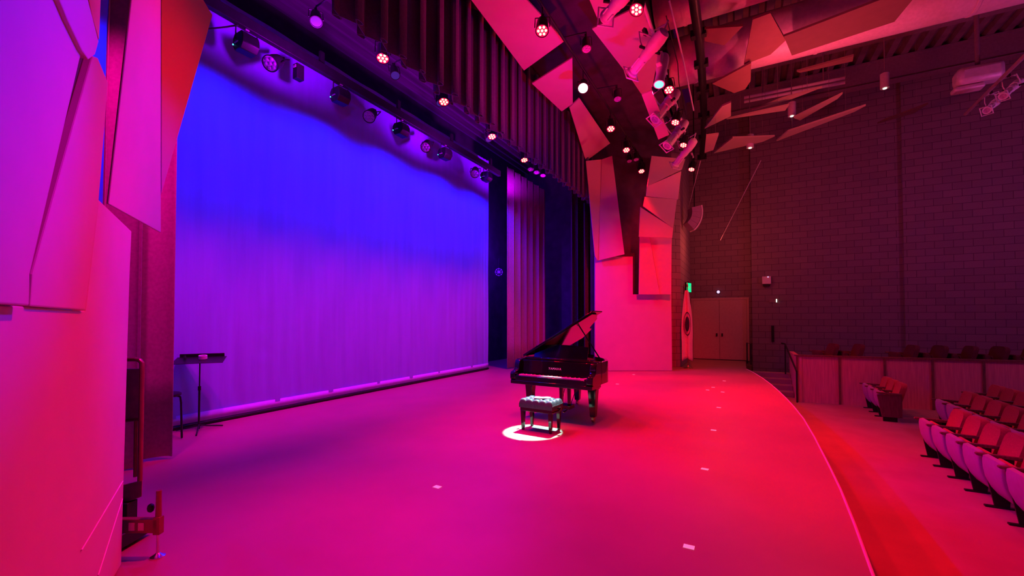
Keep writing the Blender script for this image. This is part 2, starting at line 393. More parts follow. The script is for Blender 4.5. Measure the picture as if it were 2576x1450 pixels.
ORD = ['nearest', 'second nearest', 'second farthest', 'farthest']
for i, px in enumerate([(963, 135), (1116, 246), (1237, 335), (1318, 395)]):
    p = at(*px, Z=L1[1]); put_par(p, (p.x-1.6, p.y-1.6, 0), '%s red lamp of the row under the valance hem' % ORD[i])
    spot(p + Vector((0, 0, -.2)), (p.x+.4, p.y-2.4, 0), 1000, RED, 75, 1)
for i, px in enumerate([(1364, 68), (1536, 317), (1575, 371), (1613, 425)]):
    p = at(*px, Z=L2[1]); put_par(p, (p.x-3, p.y-1.2, 0), ['red lamp below the large ceiling panel, nearest of the dark slot', 'red lamp in the dark slot beside the kite-shaped panel', 'red lamp in the dark slot above the tall red panel', 'farthest and smallest red lamp in the dark slot'][i])
    spot(p + Vector((0, 0, -.2)), (p.x+.2 if i < 2 else p.x-1.2, p.y-1.2, 0), 1100, RED, 76 if i < 2 else 62, 1)
for i, px in enumerate([(1605, 13), (1682, 218), (1701, 300), (1721, 358), (1741, 420)]):
    p = at(*px, Z=L3[1]); put_par(p, (p.x-3, p.y+1 if i != 1 else p.y-1, 0), ['largest red lamp at the frame top beside the white spotlights', 'red lamp partly hidden behind the cyan-lit spotlight', 'third red lamp along the white spotlight row', 'fourth red lamp along the white spotlight row, above the last spotlight', 'lowest red lamp at the far end of the white spotlight row'][i])
    spot(p + Vector((0, 0, -.2)), (p.x-.5-.5*i, -1.0, -.75), 1150, RED, 48, 1)
# white special on the bench
pw = at(1467, 217, Z=L2[1]); BT = Vector((5.80, 2.76, .18))
wp = make_par('spot_lamp', 'white glowing lamp in the dark slot above the stage', None, 'white'); wp.location = pw; wp.rotation_euler = aim(pw, (3, 1.2, 0))
spot(pw + Vector((-.05, 0, -.22)), BT, 14000, (.34, .92, 1), 7.2, .12, .02)
# unlit lamps
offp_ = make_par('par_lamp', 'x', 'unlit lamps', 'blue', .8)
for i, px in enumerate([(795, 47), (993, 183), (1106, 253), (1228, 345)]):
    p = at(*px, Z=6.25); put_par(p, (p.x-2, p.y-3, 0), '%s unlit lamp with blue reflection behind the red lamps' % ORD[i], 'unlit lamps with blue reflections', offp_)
offd = make_par('par_lamp', 'x', 'unlit lamps', 'off', .8)
for i, px in enumerate([(1475, 115), (1553, 242), (1583, 400), (1600, 396), (1335, 420), (1350, 428), (1366, 436)]):
    p = at(*px, Z=6.62 if i < 4 else 6.1)
    put_par(p, (p.x-2, p.y-1, 0), ['unlit lamp in the dark slot above the white lamp', 'unlit lamp in the dark slot past the white lamp', 'left one of two unlit lamps above the smallest red lamp', 'right one of two unlit lamps above the smallest red lamp', 'first unlit lamp past the last red lamp under the valance', 'second unlit lamp past the last red lamp under the valance', 'third unlit lamp past the last red lamp under the valance'][i], 'unlit lamps', offd)

# ---- batten over the cyclorama
BY = 6.82; BZ = 6.22
t = thing('cyclorama_batten', 'dark lighting batten with wiring raceway above the blue backdrop', 'lighting batten', (0, 0, 0))
MB().cyl((2.6, BY, BZ), (11.7, BY, BZ), .024).build('pipe', m_bmetal, t)
MB().box((7.2, BY-.02, BZ+.05), (9.0, .10, .17)).build('raceway', m_bmetal, t, bevel=.005)
for x in (3.4, 5.2, 7.2, 9.2, 11.2): MB().box((x, BY, BZ+.22), (.09, .05, .3)).build('hanger', m_bmetal, t)
MB().tube([(3.0, BY, BZ), (3.05, BY, BZ-.28), (3.3, BY, BZ-.34), (3.55, BY, BZ-.16), (3.75, BY, BZ)], .012).build('cable', m_bmetal, t)
def make_boxy(label):
    t = thing('wash_light', label, 'stage light', group='boxy lamps on the backdrop batten')
    prof = [(-.10, .12), (.10, .12), (.15, .05), (.15, -.06), (.09, -.15), (-.07, -.15), (-.14, -.06), (-.14, .04)]
    mb = MB(); mb.prism([(-.13, y, z) for y, z in prof], (.26, 0, 0)); mb.build('housing', m_bmetal, t, bevel=.012)
    MB().tube([(-.16, 0, -.02), (-.16, 0, .2), (.16, 0, .2), (.16, 0, -.02)], .012).build('yoke', m_bmetal, t)
    MB().box((0, 0, .25), (.06, .06, .1)).build('clamp', m_gmetal, t, bevel=.004)
    MB().box((-.135, .03, -.03), (.01, .10, .018)).build('display', m_dull_lens, t)
    MB().lathe([(.012, 0), (.009, .008), (.002, .011)], 10, Matrix.Translation((-.13, .13, -.04)) @ Matrix.Rotation(-PI/2, 4, 'Y')).build('indicator', m_indic, t)
    return t
boxy = make_boxy('x')
def batten_x(px): return on(px[0], px[1], Vector((0, BY, 0)), Vector((0, 1, 0)))
bp = [(620, 112), (857, 240), (1010, 325), (1120, 383), (1224, 440)]
for i, px in enumerate(bp):
    p = batten_x(px); p.z = BZ-.25
    lab = ['first boxy black lamp on the backdrop batten, beside the loose cable', 'second boxy black lamp on the backdrop batten, with bright blue indicator', 'third boxy black lamp on the backdrop batten', 'fourth boxy black lamp on the backdrop batten', 'last boxy black lamp on the backdrop batten, at the backdrop corner'][i]
    if i == 0: boxy.location = p; boxy['label'] = lab; o = boxy
    else: o = dup(boxy, p, None, lab)
    o.rotation_euler = (0, 0, random.uniform(-.1, .1))
parm = make_par('par_can', 'x', 'round lamps on the backdrop batten', 'off', 1.15)
for i, px in enumerate([(688, 155), (932, 285), (1073, 362), (1195, 428)]):
    p = batten_x(px); p.z = BZ-.31
    put_par(p, (p.x-2.6, p.y-1.5, p.z-2.4), '%s round unlit lamp facing out from the backdrop batten' % ORD[i], 'round lamps on the backdrop batten', parm)
    for o in ():
        pass
p = batten_x((751, 178)); p.z = BZ-.2
t = thing('power_box', 'small square dark box hanging under the backdrop batten', 'box', p)
MB().box((0, 0, -.05), (.14, .12, .26)).build('case', m_bmetal, t, bevel=.008)
MB().box((-.075, 0, .03), (.008, .07, .04)).build('plate', m_dull_lens, t)
BLUE = (.002, .005, 1)
for x in (1.9, 3.6, 5.55, 7.5, 9.4, 11.3):
    spot((x, BY-.50, BZ-.55), (x, CY-.25, 2.0), 220, BLUE, 157, .4, .05)

# ---- white profile spots on the front pipe
def make_profile(label):
    t = thing('profile_spotlight', label, 'stage light', group='white profile spotlights')
    MB().lathe([(.04, .36), (.075, .33), (.09, .22), (.09, .06), (.075, .05)], 20).build('lamp_housing', m_fix, t)
    mb = MB()
    mb.lathe([(.078, .055), (.078, -.10), (.066, -.11), (.066, -.42), (.085, -.44), (.085, -.47), (.06, -.47)], 20)
    for a in range(4): mb.box((.07*math.cos(a*PI/2), .07*math.sin(a*PI/2), -.27), (.02, .02, .2))
    mb.build('lens_tube', m_fix, t)
    mb = MB(); mb.tube([(-.10, -.10, -.49), (.10, -.10, -.49), (.10, .10, -.49), (-.10, .10, -.49)], .014, 6, closed=True)
    mb.build('gel_frame', m_fix, t)
    MB().cyl((0, 0, -.475), (0, 0, -.46), .058).build('lens', m_dull_lens, t)
    MB().tube([(-.13, 0, 0), (-.14, .1, .0), (-.12, .26, .02), (.12, .26, .02), (.14, .1, 0), (.13, 0, 0)], .012).build('yoke', m_fix, t)
    MB().box((0, .31, .02), (.05, .1, .06)).build('clamp', m_bmetal, t, bevel=.004)
    for s in (-1, 1): MB().cyl((s*.10, 0, 0), (s*.17, 0, 0), .022).build('knob', m_bmetal, t)
    MB().tube([(.0, .02, .33), (.05, .14, .42), (.12, .22, .3), (.1, .3, .1)], .01).build('cable', m_fix, t)
    return t
prof_ = make_profile('x')
# (front end pixel, back end pixel)
pl = [((1527, 40), (1575, -20)), ((1592, 180), (1668, 85)), ((1650, 298), (1700, 235)), ((1680, 365), (1722, 310)), ((1700, 413), (1745, 355))]
plab = ['white spotlight cut by the frame top, nearest of its row', 'large white spotlight with violet lens pointing down left', 'pink-lit white spotlight just below the cyan-lit one', 'pink-lit white spotlight, second from the far end of its row', 'pink-lit white spotlight at the far end of its row']
for i, (fr, bk) in enumerate(pl):
    B = at(*bk, Z=L3[1]+.15); dB = (B-Vector((0, 0, H))).length
    v = ray(*fr).normalized(); best = None
    # length 0.83 along the barrel, front lower than back
    for k in range(60):
        q = Vector((0, 0, H)) + v*(dB*(.82+.006*k)); e = abs((q-B).length-.83)
        if best is None or e < best[0]: best = (e, q)
    Fp = best[1]; mid = B + (Fp-B).normalized()*.34
    if i == 0: prof_.location = mid; prof_['label'] = plab[i]; o = prof_
    else: o = dup(prof_, mid, None, plab[i])
    o.rotation_euler = aim(B, Fp); o.scale = (1.4, 1.4, 1.12)
# the moving-style lamp with cyan lens
B = at(1668, 150, Z=L3[1]+.05); Fp = at(1654, 238, Z=L3[1]-.75)
t = thing('zoom_spotlight', 'violet-lit spotlight with glowing cyan lens in the white spotlight row', 'stage light', B); t.rotation_euler = aim(B, Fp)
LL = (Fp-B).length*.72
MB().lathe([(.05, .10), (.10, .07), (.115, -.02), (.105, -.25), (.085, -LL*.55), (.095, -LL+.02), (.105, -LL), (.085, -LL)], 24).build('housing', m_fix, t)
MB().lathe([(.083, -LL-.004), (.06, -LL-.014), (.02, -LL-.02)], 20).build('lens', m_cyan, t)
MB().box((.0, .10, -.12), (.10, .16, .3)).build('driver_box', m_fix, t, bevel=.02)
MB().box((0, .02, .13), (.2, .2, .06)).build('base', m_bmetal, t, bevel=.01)
# hanging black curved pipe and cable
pts = [at(1741, -40, Z=8.0), at(1748, 20, Z=8.0), at(1757, 85, Z=8.0), at(1764, 160, Z=8.0), at(1768, 225, Z=8.0), at(1771, 290, Z=8.0), at(1770, 345, Z=8.0), at(1766, 395, Z=8.0)]
t = thing('curved_pipe', 'thick black curved pipe with clamps hanging before the ceiling panels', 'pipe', (0, 0, 0))
MB().tube(pts, .10, 12).build('pipe', m_bmetal, t)
for p in pts[2:]: MB().box(p - Vector((0, 0, .0)), (.16, .32, .16)).build('clamp', m_bmetal, t, bevel=.01)
tag(MB().tube([at(1683, 0, Z=7.6), at(1705, 90, Z=7.55), at(1722, 165, Z=7.5), at(1745, 278, Z=7.6)], .018).build('cable', m_fix), 'pale thin cable running along the front lamp row', 'cable')
tag(MB().tube([at(1676, 40, Z=7.5), at(1705, 160, Z=7.4), at(1708, 210, Z=7.35), at(1733, 330, Z=7.3)], .010).build('cable', m_bmetal), 'thin dark cable looping beside the front lamp row', 'cable')

# ------------------------------------------------------------------ grand piano
PA = Vector((6.40, 3.51, 0)); ang = math.radians(-3.94)   # bass front corner; local x = treble, y = tail
t = thing('grand_piano', 'glossy black grand piano with open lid on the stage', 'piano', PA, (0, 0, ang-PI/2))
W = 1.48
def outline(off=0, v0=0):
    o = off
    pts = [(0+o, v0), (W-o, v0), (W-o, .62)]
    for k in range(1, 9):
        a = k/8; pts.append((W-o-(.10)*a**2, .62+.26*a))
    for k in range(1, 11):
        a = k/10; s = a*a*(3-2*a); pts.append((W-o-.10-.42*s, .88+.62*a))
    pts.append((W-o-.54, 1.60))
    for k in range(1, 10):
        a = k/9*PI/2; pts.append((W-o-.54-.36*math.sin(a)*1.0, 1.60+(.30-o)*(math.sin(a))))
    pts += [(.42, 1.90-o), (.14, 1.88-o), (.04+o, 1.80-o), (0+o, 1.68)]
    # smooth the shoulder
    out = []
    for p in pts:
        if not out or (abs(p[0]-out[-1][0])+abs(p[1]-out[-1][1])) > .008: out.append(p)
    return out
OUT = outline(); INN = outline(.055, .40)
# rim: outer case minus inside, from the keyboard back
def rim():
    mb = MB(); z0, z1 = .62, .97
    body = [p for p in outline(0, .30)]; inn = outline(.05, .36)
    n = len(body)
    ro0 = [Vector((x, y, z0)) for x, y in body]; ro1 = [Vector((x, y, z1)) for x, y in body]
    # resample the inner outline to the same count
    def res(pl, n):
        P = [Vector((x, y, 0)) for x, y in pl]; P.append(P[0]); d = [0]
        for i in range(1, len(P)): d.append(d[-1]+(P[i]-P[i-1]).length)
        out = []
        for k in range(n):
            s = d[-1]*k/n
            for i in range(1, len(P)):
                if d[i] >= s:
                    f = (s-d[i-1])/max(1e-9, d[i]-d[i-1]); out.append(P[i-1].lerp(P[i], f)); break
        return out
    N = 90; A = res(body, N); B = res(inn, N)
    vs = [p+Vector((0, 0, z0)) for p in A] + [p+Vector((0, 0, z1)) for p in A] + [p+Vector((0, 0, z1)) for p in B] + [p+Vector((0, 0, z0+.14)) for p in B]
    fs = []
    for i in range(N):
        j = (i+1) % N
        fs += [(i, j, N+j, N+i), (N+i, N+j, 2*N+j, 2*N+i), (2*N+i, 2*N+j, 3*N+j, 3*N+i)]
    fs += [list(range(N))[::-1]]
    mb.add(vs, fs); return mb, [p for p in B]
mb, innp = rim(); mb.build('rim', m_ebony, t, smooth=40)
MB().prism([p+Vector((0, 0, .885)) for p in innp], (0, 0, .02)).build('iron_frame', m_gold, t, smooth=0)
# arms (cheeks) and key bed
for s, nm in ((0, 'arm'), (W-.10, 'arm')):
    prf = [(0.03, .62), (.30, .62), (.38, .62), (.38, .97), (.22, .97), (.17, .95), (.14, .88), (.13, .82), (.09, .78), (.03, .77), (0, .74), (0, .66)]
    MB().prism([(s, y, z) for y, z in prf], (.10, 0, 0)).build(nm, m_ebony, t, bevel=.008)
MB().box((W/2, .19, .60), (W-.02, .38, .06)).build('key_bed', m_ebony, t, bevel=.006)
MB().box((W/2, .022, .665), (W-.20, .03, .085)).build('key_slip', m_ebony, t, bevel=.006)
for s in (.125, W-.125): MB().box((s, .11, .70), (.05, .17, .05)).build('key_block', m_ebony, t, bevel=.006)
fb = MB().prism([(.10, y, z) for y, z in [(.19, .745), (.205, .745), (.245, .90), (.25, .95), (.235, .955), (.225, .90)]], (W-.20, 0, 0)).build('fallboard', m_ebony, t, bevel=.004)
# keyboard
kb = MB().box((W/2, .11, .685), (W-.30, .15, .02)).build('keyboard', m_ebony, t)
kw = (W-.30)/52
wk = MB().box((kw*.5, .11, .712), (kw*.93, .148, .032)).build('white_key', m_ivory, kb, bevel=.0015)
bk = MB().prism([(0, y, z) for y, z in [(.093, .728), (.185, .728), (.185, .742), (.10, .742)]], (kw*.5, 0, 0)).build('black_key', m_ebony, kb, bevel=.001)
for i in range(52):
    o = wk if i == 0 else wk.copy()
    if i: COL.objects.link(o)
    o.location.x = .15+kw*i
    if (i+5) % 7 in (0, 1, 3, 4, 5) and i < 51 and (i == 0 or True):
        b_ = bk if not bk.get('u') else bk.copy()
        if bk.get('u'): COL.objects.link(b_)
        bk['u'] = 1; b_.location.x = .15+kw*(i+1)-kw*.25
# maker's name on the fallboard
def text(name, body, size, m, parent, loc, rot, ext=.001, sx=1):
    c = bpy.data.curves.new(name, 'FONT'); c.body = body; c.size = size; c.extrude = ext; c.align_x = 'CENTER'; c.align_y = 'CENTER'
    c.space_character = 1.15
    o = bpy.data.objects.new(name, c); COL.objects.link(o)
    bpy.context.view_layer.update()
    me = bpy.data.meshes.new_from_object(o.evaluated_get(bpy.context.evaluated_depsgraph_get()))
    bpy.data.objects.remove(o); me.materials.append(m)
    o = bpy.data.objects.new(name, me); COL.objects.link(o); o.parent = parent; o.location = loc; o.rotation_euler = rot; o.scale = (sx, 1, 1)
    return o
text('maker_name', 'YAMAHA', .052, m_white, fb, (W/2, .209, .835), (math.radians(75), 0, 0))
# legs
def leg(u, v):
    l = MB().loft([[Vector((u+sx*w, v+sy*w, z)) for sx, sy in ((-1, -1), (1, -1), (1, 1), (-1, 1))] for z, w in ((.085, .040), (.12, .046), (.40, .062), (.52, .070), (.53, .082), (.62, .082))]).build('leg', m_ebony, t, bevel=.006, smooth=20)
    MB().cyl((u-.02, v, .045), (u+.02, v, .045), .043, n=20).build('caster', m_brass, l)
    MB().box((u, v, .075), (.05, .05, .03)).build('caster_plate', m_brass, l)
leg(.17, .40); leg(W-.15, .40); leg(.52, 1.62)
# lyre and pedals
ly = MB(); ly.box((W/2, .62, .585), (.34, .18, .04)); ly.box((W/2, .60, .16), (.26, .20, .06))
for s in (-.075, .075): ly.prism([(W/2+s-.022, .58, .17), (W/2+s+.022, .58, .17), (W/2+s+.03, .58, .57), (W/2+s-.03, .58, .57)], (0, .045, 0))
for s in (-.03, 0, .03): ly.cyl((W/2+s, .60, .17), (W/2+s, .60, .57), .004, n=8)
for s in (-.09, .09): ly.cyl((W/2+s, .62, .18), (W/2+s*1.3, .95, .60), .006, n=8)
lo = ly.build('pedal_lyre', m_ebony, t, bevel=.004)
for s in (-.08, 0, .08):
    MB().prism([(W/2+s-.022, .36, .10), (W/2+s+.022, .36, .10), (W/2+s+.012, .52, .115), (W/2+s-.012, .52, .115)], (0, 0, .012)).build('pedal', m_brass, lo, bevel=.004)
# music desk
R = Matrix.Rotation(math.radians(-22), 3, 'X')
md = MB()
pts = []
for k in range(13): a = k/12; pts.append(((-.50+1.0*a), .215+.03*math.sin(PI*a)))
md.prism([Vector((W/2-.05, .48, .985)) + R @ Vector((x, 0, z)) for x, z in ([(-.50, 0)] + pts + [(.50, 0)])], R @ Vector((0, .02, 0)))
md.build('music_desk', m_ebony, t, bevel=.004)
MB().box((W/2-.04, .44, .978), (W-.22, .12, .016)).build('desk_shelf', m_ebony, t, bevel=.004)
# lid
TH = math.radians(30)
def lid(poly, z, th):
    Rl = Matrix.Rotation(-TH, 3, 'Y'); h = Vector((.0, 0, .985))
    return MB().prism([h + Rl @ Vector((x, y, z)) for x, y in poly], Rl @ Vector((0, 0, th)))
lp = outline(-.012, .46)
lid(lp, 0, .02).build('lid', m_ebony, t, bevel=.004)
lid([(-.01, .47), (W+.06, .44), (W+.06, .86), (-.01, .86)], .024, .02).build('lid_flap', m_ebony, t, bevel=.004)
for v in (.55, 1.2, 1.6): MB().cyl((-.005, v, .985), (-.005, v+.07, .985), .012).build('hinge', m_brass, t)
Rl = Matrix.Rotation(-TH, 3, 'Y')
e = Vector((0, 0, .985)) + Rl @ Vector((1.16, .56, 0))
MB().cyl((W-.035, .50, .96), e, .011, n=10).build('lid_prop', m_ebony, t)
MB().cyl(e-Vector((0, .02, .01)), e+Vector((0, .02, -.01)), .016).build('prop_socket', m_brass, t)

# bench
BC = Vector((5.885, 2.70, 0))
t = thing('piano_bench', 'black tufted leather piano bench in a white pool of light', 'bench', BC, (0, 0, math.radians(-3.9)))
bd, bw = .36, .56   # x depth, y width
def tuft(u, v):
    x = (u-.5)*bd; y = (v-.5)*bw
    fx = min(1, (1-abs(2*u-1))/.16); fy = min(1, (1-abs(2*v-1))/.11)
    e = math.sqrt(max(0, 1-(1-fx)**2))*math.sqrt(max(0, 1-(1-fy)**2))
    qx = u*3; qy = v*5
    puff = abs(math.sin(PI*qx))**.45*abs(math.sin(PI*qy))**.45
    return Vector((x, y, .395+.075*e*(.62+.38*puff)))
mb = MB().grid(tuft, 48, 80)
mb.box((0, 0, .37), (bd-.004, bw-.004, .06))
cu = mb.build('cushion', m_leather, t, smooth=60)
mb = MB()
for i in (1, 2):
    for j in (1, 2, 3, 4):
        mb.lathe([(.010, 0), (.008, .005), (.002, .007)], 10, Matrix.Translation(((i/3-.5)*bd, (j/5-.5)*bw, .440)))
mb.build('tuft_buttons', m_leather, cu)
MB().box((0, 0, .325), (bd-.03, bw-.03, .075)).build('apron', m_ebony, t, bevel=.006)
for sx in (-1, 1):
    for sy in (-1, 1):
        u = sx*(bd/2-.045); v = sy*(bw/2-.05)
        MB().loft([[Vector((u+a*w, v+b*w, z)) for a, b in ((-1, -1), (1, -1), (1, 1), (-1, 1))] for z, w in ((0, .017), (.05, .02), (.29, .03))]).build('leg', m_ebony, t, bevel=.003, smooth=20)
for sy in (-1, 1):
    k = MB().cyl((0, sy*(bw/2-.01), .345), (0, sy*(bw/2+.035), .345), .010, n=12)
    k.lathe([(.028, 0), (.034, .008), (.034, .018), (.026, .026)], 20, Matrix.Translation((0, sy*(bw/2+.03), .345)) @ Matrix.Rotation(-sy*PI/2, 4, 'X'))
    k.build('adjusting_knob', m_ebony, t)
mb = MB()
for zz in (.395, .300): mb.tube([(-bd/2+.01, -bw/2-.002, zz), (bd/2-.01, -bw/2-.002, zz)], .005, 6)
mb.build('piping', m_chrome, t)
mb = MB(); mb.grid(lambda u, v: Vector((-.075+.15*u, -.15+.24*v, .003*math.sin(7*v)+.004)), 6, 8)
o = mb.build('folded_paper', m_pink, solid=.005); o.location = BC + Vector((.03, .02, .468)); o.rotation_euler = (0, 0, .25)
tag(o, 'pink folded paper lying on the piano bench', 'paper')

# ------------------------------------------------------------------ music stand, stool, tape roll
ms = at(500, 1085, Z=0)
t = thing('music_stand', 'black music stand with flat tilted desk before the backdrop', 'music stand', ms, (0, 0, math.radians(-35)))
MB().cyl((0, 0, .03), (0, 0, .62), .014).build('pole', m_bmetal, t)
MB().cyl((0, 0, .58), (0, 0, 1.03), .009).build('inner_pole', m_bmetal, t)
MB().cyl((0, 0, .60), (0, 0, .66), .02).build('collar', m_bmetal, t)
for k in range(3):
    a = k*2*PI/3+.6; MB().tube([(0, 0, .10), (.10*math.cos(a), .10*math.sin(a), .06), (.33*math.cos(a), .33*math.sin(a), .012)], .010).build('leg', m_bmetal, t)
R = Matrix.Rotation(math.radians(9), 3, 'X')
dk = MB(); dk.box(Vector((0, 0, 1.045)), (.62, .40, .008), R); dk.build('desk', m_bmetal, t, bevel=.003)
MB().box(Vector((0, .195, 1.10)), (.56, .012, .06), R).build('lip', m_bmetal, t, bevel=.003)
tr = MB()
ring = [(.055, 0), (.055, .05), (.038, .05), (.038, 0), (.055, 0)]
n = 32
tr.loft([[Vector((r*math.cos(2*PI*k/n), r*math.sin(2*PI*k/n), z)) for k in range(n)] for r, z in ring], cap=False)
o = tr.build('tape_roll', m_white); o.location = ms + Vector((.05, .02, 1.062)); o.rotation_euler = R.to_euler()
o.rotation_euler = (math.radians(7), math.radians(-5), 0)
tag(o, 'white roll of tape lying on the music stand desk', 'tape roll')
o = MB().lathe([(.018, 0), (.018, .04), (.012, .05), (.014, .065), (.004, .067)], 16).build('bottle', m_bmetal); o.location = ms + Vector((-.15, .10, 1.058))
tag(o, 'small dark bottle standing on the music stand desk', 'bottle')
st = at(452, 1108, Z=0) + Vector((-.12, .14, 0))
t = thing('stool', 'black backless stool half hidden by the left curtain', 'stool', st, (0, 0, .3))
MB().lathe([(.17, .60), (.18, .61), (.18, .635), (.165, .645)], 28).build('seat', m_bmetal, t)
for k in range(4):
    a = PI/4+k*PI/2; c, s = math.cos(a), math.sin(a)
    l = MB().tube([(.12*c, .12*s, .60), (.165*c, .165*s, .58), (.175*c, .175*s, .5), (.19*c, .19*s, 0.012)], .013)
    l.build('leg', m_bmetal, t)

# ------------------------------------------------------------------ personnel lift at the left wall
q = at(397, 1402, Z=0)
ex = Vector((math.cos(math.radians(28)), math.sin(math.radians(28)), 0))
th = thing('personnel_lift', 'red-lit work lift with tube guard rail and outrigger behind the left wall', 'work lift', (0, 0, 0))
def lp_(px, py, D): return at(px, py, D=D)
# outrigger with jack
jt = at(390, 1235, D=(q-Vector((0, 0, H))).dot(fd)/1.0)
Dq = (q-Vector((0, 0, H))).dot(fd)
j0 = q + Vector((0, 0, .0)); jtop = at(392, 1236, D=Dq)
MB().lathe([(.045, 0), (.045, .008), (.02, .022), (.012, .03)], 20, Matrix.Translation(j0)).build('foot_pad', m_chrome, th)
MB().cyl(j0+Vector((0, 0, .02)), (j0.x, j0.y, at(395, 1290, D=Dq).z), .010).build('jack_screw', m_chrome, th)
MB().cyl((j0.x, j0.y, at(397, 1338, D=Dq).z), (j0.x, j0.y, jtop.z), .020, .016).build('jack_tube', m_liftred, th)
zb0 = at(397, 1340, D=Dq).z; zb1 = at(397, 1305, D=Dq).z
Rv = -rt
mb = MB(); c_ = Vector((j0.x, j0.y, (zb0+zb1)/2))
Rb = Matrix((rt, fd.cross(Vector((0, 0, 1))).cross(Vector((0, 0, 1))).normalized(), Vector((0, 0, 1)))).transposed()
mb.box(c_ - rt*.22 + Vector((0, 0, 0)), (.46, .045, zb1-zb0), Rb); ob = mb.build('outrigger', m_liftred, th, bevel=.006)
MB().box(c_ + Vector((0, 0, 0)), (.045, .045, (zb1-zb0)*1.25), Rb).build('jack_sleeve', m_liftred, th, bevel=.004)
for s in (.10, .165): MB().box(c_ - rt*s - fd*.024, (.04, .004, (zb1-zb0)*.55), Rb).build('sticker', m_yellow, ob)
MB().lathe([(.006, -.03), (.018, -.02), (.022, 0), (.018, .02), (.006, .03)], 16, Matrix.Translation((j0.x-rt.x*.055, j0.y-rt.y*.055, at(397, 1280, D=Dq).z))).build('knob', m_bmetal, th)
# mast platform parts
D2 = 3.15
def P2(px, py): return at(px, py, D=D2)
a = P2(358, 1240); 
mb = MB()
mb.tube([P2(300, 905), P2(340, 905), P2(352, 907), P2(357, 914), P2(357, 930), P2(355, 1050), P2(352, 1210)], .016, 10)
mb.tube([P2(300, 1062), P2(352, 1056)], .012, 8)
mb.tube([P2(342, 1060), P2(340, 1200)], .012, 8)
mb.build('guard_rail', m_liftred, th)
v0 = P2(300, 928); v1 = P2(357, 928); v2 = P2(355, 1055); v3 = P2(300, 1062)
MB().prism([v0, v1, v2, v3], ray(357, 990).normalized()*.02).build('side_board', m_liftboard, th, bevel=.004)
v0 = P2(300, 1222); v1 = P2(359, 1208); v2 = P2(357, 1250); v3 = P2(300, 1272)
MB().prism([v0, v1, v2, v3], ray(357, 1240).normalized()*.18).build('platform', m_liftboard, th, bevel=.006)
pc = P2(318, 1262)
MB().box((pc.x, pc.y, (pc.z)/2), (.09, .09, pc.z), Rb).build('mast', m_bmetal, th, bevel=.005)
MB().box((pc.x, pc.y, .08), (.16, .3, .10), Rb).build('base', m_bmetal, th, bevel=.01)

# ------------------------------------------------------------------ tape marks on the floor
tm = [((1100, 1226), 'white tape mark on the magenta floor left of the piano'), ((1773, 1181), 'second nearest white tape mark on the red floor right of the piano'),
      ((1733, 1377), 'nearest and largest white tape mark, on the red floor near the stage lip'), ((1306, 1107), 'white tape mark just in front of the bench light pool'),
      ((1795, 1083), 'small white tape mark right of the piano shadow, towards the stage lip'), ((1808, 1026), 'small white tape mark beyond the piano towards the stage lip'),
      ((1818, 987), 'rightmost white mark of the far cluster by the stage end'), ((1780, 982), 'leftmost white mark of the far cluster by the stage end'),
      ((1794, 975), 'middle white mark of the far cluster by the stage end'), ((1822, 959), 'farthest tiny white mark before the double door'),
      ((1594, 943), 'tiny white mark at the foot of the red wall'), ((1553, 967), 'tiny white mark right of the piano below the red wall')]
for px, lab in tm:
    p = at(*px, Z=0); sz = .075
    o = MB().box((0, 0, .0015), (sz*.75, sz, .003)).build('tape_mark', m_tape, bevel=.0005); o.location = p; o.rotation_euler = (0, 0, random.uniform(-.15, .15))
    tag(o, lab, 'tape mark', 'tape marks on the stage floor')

# ------------------------------------------------------------------ door, flag, signs on the far wall
X0 = 19.48
d0 = at(1745, 905, X=X0); d1 = at(1880, 908, X=X0); zt = at(1810, 755, X=X0).z
ya, yb = d1.y, d0.y
dr = bpy.data.objects.new('door_1', None); COL.objects.link(dr); struct(dr); dr.location = (X0, (ya+yb)/2, 0)
w = yb-ya
for s in (-1, 1):
    lf = MB().box((0, s*w/4, zt/2+.01), (.05, w/2-.01, zt-.02)).build('door_leaf', m_door, dr, bevel=.004)
    MB().box((-.05, s*.10, 1.02), (.05, .06, .12)).build('door_handle', m_bmetal, lf, bevel=.01)
fr = MB(); fr.box((.0, -w/2-.04, zt/2), (.08, .08, zt)); fr.box((0, w/2+.04, zt/2), (.08, .08, zt)); fr.box((0, 0, zt+.04), (.08, w+.16, .08))
fr.build('door_frame', m_door, dr, bevel=.004)
# flag on a pole
fp = at(1730, 926, Z=0) + Vector((-.4, 0, 0)); 
fp = at(1731, 927, Z=0)
t = thing('flag', 'white flag with dark round emblem hanging from a floor pole', 'flag', fp)
MB().lathe([(.16, 0), (.16, .015), (.10, .03), (.04, .06), (.02, .10)], 24).build('base', m_brass, t)
MB().cyl((0, 0, .05), (0, 0, 2.75), .016).build('pole', m_wood, t)
MB().lathe([(.02, 2.75), (.03, 2.8), (.015, 2.86), (.003, 2.92)], 12).build('finial', m_brass, t)
u_ = rt.copy()
def flagf(u, v):
    z = .35+2.3*v
    wd = (.10+.34*math.sin(PI*min(1, (1-v)*1.25+.05)*.62))
    s = (u-.5)*2*wd*.42
    return Vector((-.03, 0, 0)) + u_*(s-.02) + Vector((-.05*math.cos(9*u), 0, 0)) + Vector((0, 0, z - .22*abs(u-.5)*(1 if v < .2 else .3)))
fo = MB().grid(flagf, 30, 20).build('cloth', m_flag, t, solid=.006)
mb = MB()
R_ = Matrix((u_, Vector((0, 0, 1)), -u_.cross(Vector((0, 0, 1))))).transposed().to_4x4()
cxy = Vector((-.12, -.0, 1.50))
